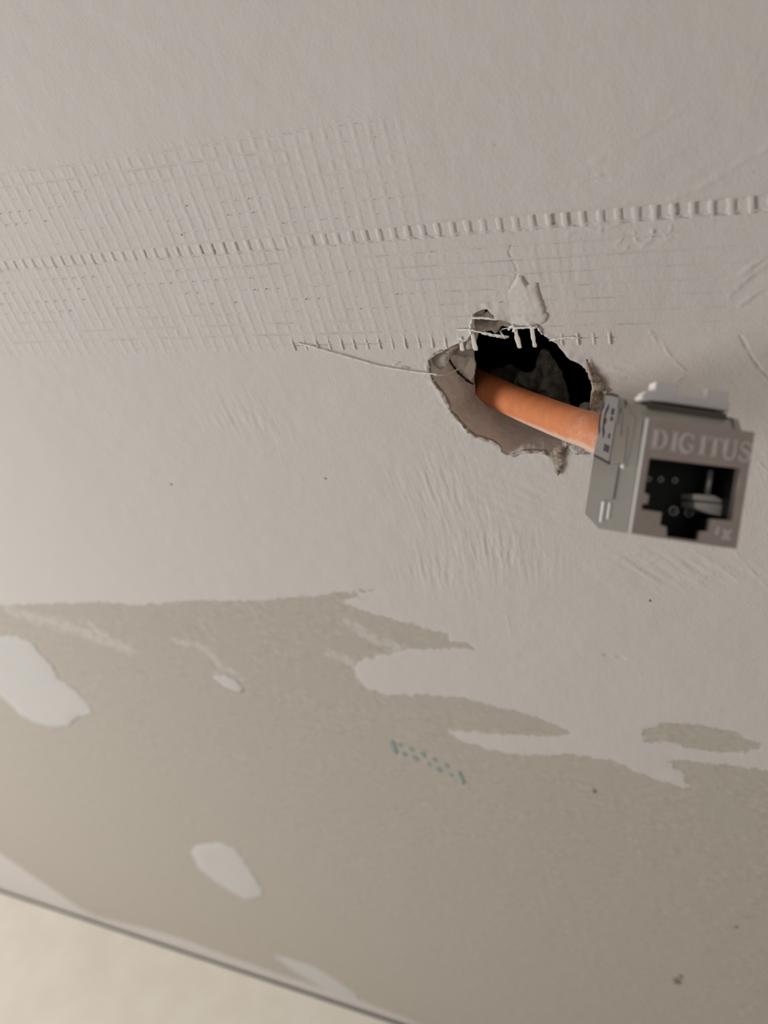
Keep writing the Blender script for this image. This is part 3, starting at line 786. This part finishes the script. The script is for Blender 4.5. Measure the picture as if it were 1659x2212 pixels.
def add_ext(bm, poly, a0, a1, plane='yz', bev=0.0):
    """extrude polygon; plane 'yz' pts=(y,z) extruded along x; 'xy' pts=(x,y) along z"""
    f = (lambda p, a: (a, p[0], p[1])) if plane == 'yz' else (lambda p, a: (p[0], p[1], a))
    A = [bm.verts.new(f(p, a0)) for p in poly]; B_ = [bm.verts.new(f(p, a1)) for p in poly]
    n = len(poly); fs = [bm.faces.new(A), bm.faces.new(B_[::-1])]
    for i in range(n): fs.append(bm.faces.new((A[i], B_[i], B_[(i + 1) % n], A[(i + 1) % n])))
    if bev:
        es = list({e for f_ in fs for e in f_.edges})
        bmesh.ops.bevel(bm, geom=es, offset=bev, segments=2, affect='EDGES', profile=.6)
    bmesh.ops.recalc_face_normals(bm, faces=bm.faces)
def curve_face(outer, hole, z0, z1, bev):
    cu = bpy.data.curves.new('c', 'CURVE'); cu.dimensions = '2D'; cu.fill_mode = 'BOTH'
    for pl in (outer, hole):
        s = cu.splines.new('POLY'); s.points.add(len(pl) - 1); s.use_cyclic_u = True
        for i, p in enumerate(pl): s.points[i].co = (p[0], p[1], 0, 1)
    cu.extrude = (z1 - z0) / 2 - bev; cu.bevel_depth = bev; cu.bevel_resolution = 1; cu.offset = -bev
    o = bpy.data.objects.new('c', cu); C.objects.link(o)
    dg = bpy.context.evaluated_depsgraph_get()
    me = bpy.data.meshes.new_from_object(o.evaluated_get(dg))
    bpy.data.objects.remove(o); me.transform(Matrix.Translation((0, 0, (z0 + z1) / 2)))
    return me
WJ, HJ = 14.6, 16.1
OPEN = [(.95, 10.55), (13.5, 10.95), (13.35, 3.7), (10.4, 3.55), (10.35, 1.8), (9.25, 1.65), (9.15, .32), (4.9, .28), (4.7, 1.62), (3.75, 1.75), (3.75, 3.5), (.95, 3.5), (.95, 4.25), (1.65, 4.3), (1.68, 5.6), (.95, 5.8)]
jpart('front_frame', curve_face([(0, 0), (WJ, 0), (WJ, HJ), (0, HJ)], OPEN, 0, 1.3, .1), M_FACE)
# die-cast shell: two cheeks, roof, floor, rear block
bm = bmesh.new()
SIDE = [(.1, 1.3), (-.15, 18.6), (1.9, 29.5), (12.1, 29.4), (22.0, 26.4), (20.6, 17.4), (19.3, 12.0), (18.2, 5.0), (16.2, 3.2), (16.0, 1.3)]
add_ext(bm, SIDE, .02, .85, 'yz', .12)
add_ext(bm, [(p[0], p[1]) for p in SIDE], 13.2, 14.0, 'yz', .12)
add_ext(bm, [(11.4, 1.3), (11.4, 13), (11.4, 29.2), (12.0, 29.3), (21.9, 26.3), (20.5, 17.4), (18.6, 11.5), (18.0, 5.4), (16.0, 3.2), (15.9, 1.3)], .5, 13.6, 'yz', .08)
add_ext(bm, [(-.05, 1.3), (-.12, 18.4), (.3, 18.4), (.2, 1.3)], .5, 13.6, 'yz')
add_ext(bm, [(-.1, 10.5), (-.12, 18.5), (1.95, 29.3), (12.0, 29.2), (12.0, 10.5)], .5, 13.6, 'yz', .05)
jpart('shell', bm, M_ZINC)
# raised details on the left cheek
bm = bmesh.new()
add_ext(bm, [(9.2, 1.35), (9.0, 2.3), (15.4, 2.9), (15.9, 2.0)], -.22, .1, 'yz', .06)
add_ext(bm, [(.4, 1.35), (.4, 2.1), (8.4, 2.1), (8.6, 1.35)], -.18, .1, 'yz', .06)
jpart('side_rib', bm, M_ZINC)
bm = bmesh.new()
add_ext(bm, [(9.6, 8.2), (9.4, 9.2), (15.4, 10.6), (15.6, 9.6)], -.25, .1, 'yz', .08)
add_ext(bm, [(16.2, 15.2), (16.4, 16.4), (19.0, 16.9), (18.8, 15.6)], -.35, .1, 'yz', .12)
add_ext(bm, [(14.2, 12.8), (14.4, 13.9), (17.9, 14.9), (17.8, 13.6)], -.30, .1, 'yz', .12)
jpart('side_rib', bm, M_ZINC)
bm = bmesh.new()
add_ext(bm, [(.9, 16.2), (.9, 17.3), (4.2, 17.5), (4.2, 16.1)], -.4, .1, 'yz', .15)
add_ext(bm, [(1.6, 12.6), (1.5, 13.5), (4.1, 13.6), (4.0, 12.6)], -.3, .1, 'yz', .12)
jpart('side_rib', bm, M_GLINT)
bm = bmesh.new()
add_ext(bm, [(4.6, 11.6), (4.4, 17.6), (10.0, 16.6), (10.0, 11.3)], -.28, .1, 'yz', .1)
jpart('side_panel', bm, M_ZINC)
bm = bmesh.new(); add_ext(bm, [(9.3, 7.2), (9.3, 17.0), (19.4, 13.4), (16.2, 6.2)], -.10, .1, 'yz', .05); jpart('side_panel', bm, M_ZINC)
bm = bmesh.new(); bmesh.ops.create_uvsphere(bm, u_segments=16, v_segments=10, radius=.38)
bmesh.ops.translate(bm, vec=(-.22, 9.5, 8.4), verts=bm.verts); 
for f_ in bm.faces: f_.smooth = True
jpart('rivet', bm, M_GLINT)
bm = bmesh.new(); add_ext(bm, [(0.05, .02), (0.05, .75), (HJ - .2, .75), (HJ - .2, .02)], -.16, .08, 'yz', .07); jpart('frame_edge_glint', bm, M_GLINT)
# foil sticker with print on the rear of the left cheek
st = bmesh.new(); add_ext(st, [(10.5, 17.9), (12.15, 29.2), (21.9, 26.3), (20.6, 17.6)], -.10, .06, 'yz'); sticker = jpart('sticker', st, M_STICK)
def jpx(x, y, X=0.0):
    """pixel -> (y, z) on the cheek plane x = X of the jack"""
    d = RM.T @ np.array([(x - W / 2) / F, (y - H / 2) / F, 1.0])
    o = JR.T @ (CAM - JO); dd = JR.T @ d; s_ = (X - o[0]) / dd[0]; p = o + s_ * dd
    return p[1], p[2]
def cA(x, y): return jpx(1250 + x / 5.82, 800 + y / 5.82, -.1)
def stroke(bm, pts, w, x0=-.14, x1=-.08):
    pts = [np.array(p, float) for p in pts]
    L, R2 = [], []
    for i, p in enumerate(pts):
        t = pts[min(i + 1, len(pts) - 1)] - pts[max(i - 1, 0)]; t /= np.linalg.norm(t); nn = np.array([-t[1], t[0]])
        L.append(p + nn * w / 2); R2.append(p - nn * w / 2)
    for i in range(len(pts) - 1):
        q_ = [L[i], L[i + 1], R2[i + 1], R2[i]]
        add_ext(bm, [tuple(z) for z in q_], x0, x1, 'yz')
pr = bmesh.new()
stroke(pr, [cA(325, 425), cA(288, 490), cA(268, 590), cA(258, 690), cA(262, 790)], 1.0)
stroke(pr, [cA(382, 450), cA(345, 520), cA(322, 620), cA(310, 720), cA(318, 825)], 1.15)
stroke(pr, [cA(322, 630), cA(350, 640)], .9)
stroke(pr, [cA(412, 515), cA(448, 525)], 1.0); stroke(pr, [cA(400, 605), cA(432, 612)], .7); stroke(pr, [cA(372, 820), cA(396, 830)], .8)
stroke(pr, [cA(318, 965), cA(384, 995)], 1.15)
stroke(pr, [cA(340, 295), cA(420, 300), cA(500, 328)], .42); stroke(pr, [cA(192, 1068), cA(290, 1115), cA(380, 1168)], .42)
stroke(pr, [cA(590, 370), cA(585, 470)], .45, -.16, -.08)
jpart('printed_marks', pr, M_PRINT, sticker)['label'] = 'black CE mark, square and border lines printed on the sticker'

# socket interior
bm = bmesh.new()
add_box(bm, .86, 13.2, .3, 11.4, 9.3, 10.4, 0)
add_box(bm, .86, 1.0, .3, 11.4, 1.31, 9.4, 0); add_box(bm, 13.1, 13.25, .3, 11.4, 1.31, 9.4, 0)
add_box(bm, .86, 13.2, 11.2, 11.45, 1.31, 9.4, 0); add_box(bm, .86, 13.2, .2, .4, 1.31, 9.4, 0)
add_box(bm, .9, 3.7, .4, 3.2, 1.31, 9.4, 0); add_box(bm, 10.4, 13.2, .4, 3.4, 1.31, 9.4, 0)
jpart('socket_liner', bm, M_BLACK)
def ring(x, y, z, r, t):
    bm = bmesh.new(); ns, mt = 28, 8
    vs2 = [[bm.verts.new((x + (r + t * math.cos(b)) * math.cos(a_), y + (r + t * math.cos(b)) * math.sin(a_), z + t * math.sin(b))) for b in np.linspace(0, 2 * math.pi, mt, endpoint=False)] for a_ in np.linspace(0, 2 * math.pi, ns, endpoint=False)]
    for i in range(ns):
        for j in range(mt):
            f_ = bm.faces.new((vs2[i][j], vs2[(i + 1) % ns][j], vs2[(i + 1) % ns][(j + 1) % mt], vs2[i][(j + 1) % mt])); f_.smooth = True
    # central pin
    r2 = bmesh.ops.create_cone(bm, cap_ends=True, segments=14, radius1=r * .25, radius2=r * .2, depth=.5)
    bmesh.ops.translate(bm, vec=(x + .1 * r, y, z), verts=r2['verts'])
    bmesh.ops.recalc_face_normals(bm, faces=bm.faces)
    return bm
for x, y, r, t in ((5.66, 8.41, .38, .10), (7.74, 8.57, .38, .10), (3.91, 8.22, .34, .10), (8.24, 4.09, .62, .16), (10.55, 4.15, .58, .13)):
    jpart('contact_ring', ring(x, y, 9.05, r, t), M_GLINT)
bm = bmesh.new()
add_ext(bm, [(9.0, 5.95), (9.0, 6.75), (11.9, 6.95), (13.1, 6.5), (13.1, 6.05)], 4.0, 9.3, 'xy', .08); add_ext(bm, [(9.3, 4.8), (9.2, 5.7), (13.1, 5.85), (13.1, 4.2), (11.4, 4.3)], 3.6, 9.3, 'xy', .1)
jpart('contact_carrier', bm, M_GREYP)
bm = bmesh.new(); r2 = bmesh.ops.create_cone(bm, cap_ends=True, segments=20, radius1=.42, radius2=.42, depth=3.6)
bmesh.ops.rotate(bm, cent=(0, 0, 0), matrix=Matrix.Rotation(math.pi / 2, 3, 'X'), verts=bm.verts)
bmesh.ops.translate(bm, vec=(11.7, 8.8, 6.2), verts=bm.verts)
for f_ in bm.faces: f_.smooth = True
jpart('guide_pin', bm, M_GLINT)

# white release clip on top
bm = bmesh.new()
add_ext(bm, [(.1, 19.5), (.5, 19.25), (12.8, 19.25), (12.9, 19.4), (12.85, 20.7), (1.6, 20.7), (.7, 20.45)], 6.0, 9.5, 'xy', .2)
add_box(bm, 1.9, 5.2, 20.3, 22.0, 6.0, 9.2, .2); add_box(bm, 9.2, 12.6, 20.3, 22.1, 6.0, 9.2, .2)
jpart('release_clip', bm, M_WHITE)['label'] = 'white plastic clip with two raised blocks'
bm = bmesh.new(); add_box(bm, 1.4, 12.4, 17.6, 18.8, 5.2, 9.0, .1); jpart('clip_mount', bm, M_ROOF_SHADE)
bm = bmesh.new(); add_box(bm, 1.8, 11.2, 18.6, 19.3, 6.8, 8.6, 0); jpart('clip_gap_shade', bm, M_BLACK)  # black block standing in for the shadow gap under the clip
bm = bmesh.new(); add_box(bm, .9, 13.1, 18.0, 19.4, 9.0, 12, .1); jpart('roof_step', bm, M_ZINC)

# raised lettering on the frame
def glyphs(bm, text, x0, y0, h, adv, slant=0.0, zf=-.16, zb=.05):
    k = h / 10.0
    def bar(a, b, w):
        a = np.array(a, float); b = np.array(b, float); t = (b - a) / np.linalg.norm(b - a); n_ = np.array([-t[1], t[0]]) * w / 2
        P2 = [a + n_, a - n_, b - n_, b + n_]
        add_ext(bm, [(X[0] + p[0] * k, y0 + p[1] * k + slant * (X[0] + p[0] * k - x0)) for p in P2], zf, zb, 'xy')
    def arc(c, rx, ry, a0, a1, w, n_=9):
        an = np.radians(np.linspace(a0, a1, n_)); ww = w if hasattr(w, '__len__') else [w] * n_
        pts = [(c[0] + rx * math.cos(t), c[1] + ry * math.sin(t)) for t in an]
        for i in range(n_ - 1): bar(pts[i], pts[i + 1], ww[min(i, len(ww) - 1)])
    X = [x0]
    for ch in text:
        w = 2.0; s_ = .8
        if ch == 'D':
            bar((1.2, 0), (1.2, 10), w); bar((0, .3), (3, .3), s_); bar((0, 9.7), (3, 9.7), s_); arc((2.6, 5), 3.6, 4.7, 90, -90, [.8, 1.2, 1.6, 2.0, 2.0, 1.6, 1.2, .8])
        elif ch == 'I':
            bar((3, 0), (3, 10), w); bar((1.4, .3), (4.6, .3), s_); bar((1.4, 9.7), (4.6, 9.7), s_)
        elif ch == 'G':
            arc((3.8, 5), 3.6, 4.7, 50, 320, [.8, 1.1, 1.6, 2.0, 2.0, 2.0, 1.6, 1.0]); bar((6.2, .8), (6.2, 4.2), 1.3); bar((4.6, 4.3), (7.4, 4.3), s_); bar((6.3, 7.2), (6.3, 9.6), s_)
        elif ch == 'T':
            bar((3.3, 0), (3.3, 10), w); bar((0, 9.6), (6.6, 9.6), .7); bar((1.8, .3), (4.8, .3), s_); bar((.2, 7.6), (.2, 9.9), s_); bar((6.4, 7.6), (6.4, 9.9), s_)
        elif ch == 'U':
            bar((1.3, 3), (1.3, 10), w); bar((6.2, 3), (6.2, 10), .9); arc((3.75, 3), 2.45, 2.8, 180, 360, 1.2); bar((0, 9.7), (2.8, 9.7), s_); bar((5, 9.7), (7.4, 9.7), s_)
        elif ch == 'S':
            arc((3, 7.3), 2.3, 2.3, 30, 225, 1.1); arc((3, 2.7), 2.3, 2.4, 45, -150, 1.1); bar((1.5, 5.8), (4.6, 4.5), 1.5); bar((5.2, 7.3), (5.2, 9.4), s_); bar((.6, .6), (.6, 2.8), s_)
        X[0] += adv[ch] * k
bm = bmesh.new()
glyphs(bm, 'DIGITUS', 1.0, 11.9, 2.75, {'D': 7.6, 'I': 5.6, 'G': 8.6, 'T': 7.2, 'U': 8.4, 'S': 6})
jpart('raised_lettering', bm, M_LET)['label'] = 'raised capitals reading DIGITUS'
bm = bmesh.new()
add_ext(bm, [(11.5, 2.6), (11.8, 2.7), (11.7, 1.5), (11.4, 1.4)], -.12, .05, 'xy'); add_ext(bm, [(12.2, 2.3), (12.6, 2.5), (13.5, 1.2), (13.1, 1.0)], -.12, .05, 'xy'); add_ext(bm, [(13.2, 2.5), (13.6, 2.4), (12.6, 1.0), (12.2, 1.1)], -.12, .05, 'xy')
jpart('raised_mark', bm, M_LET)
print('wall grid', nu, nv)
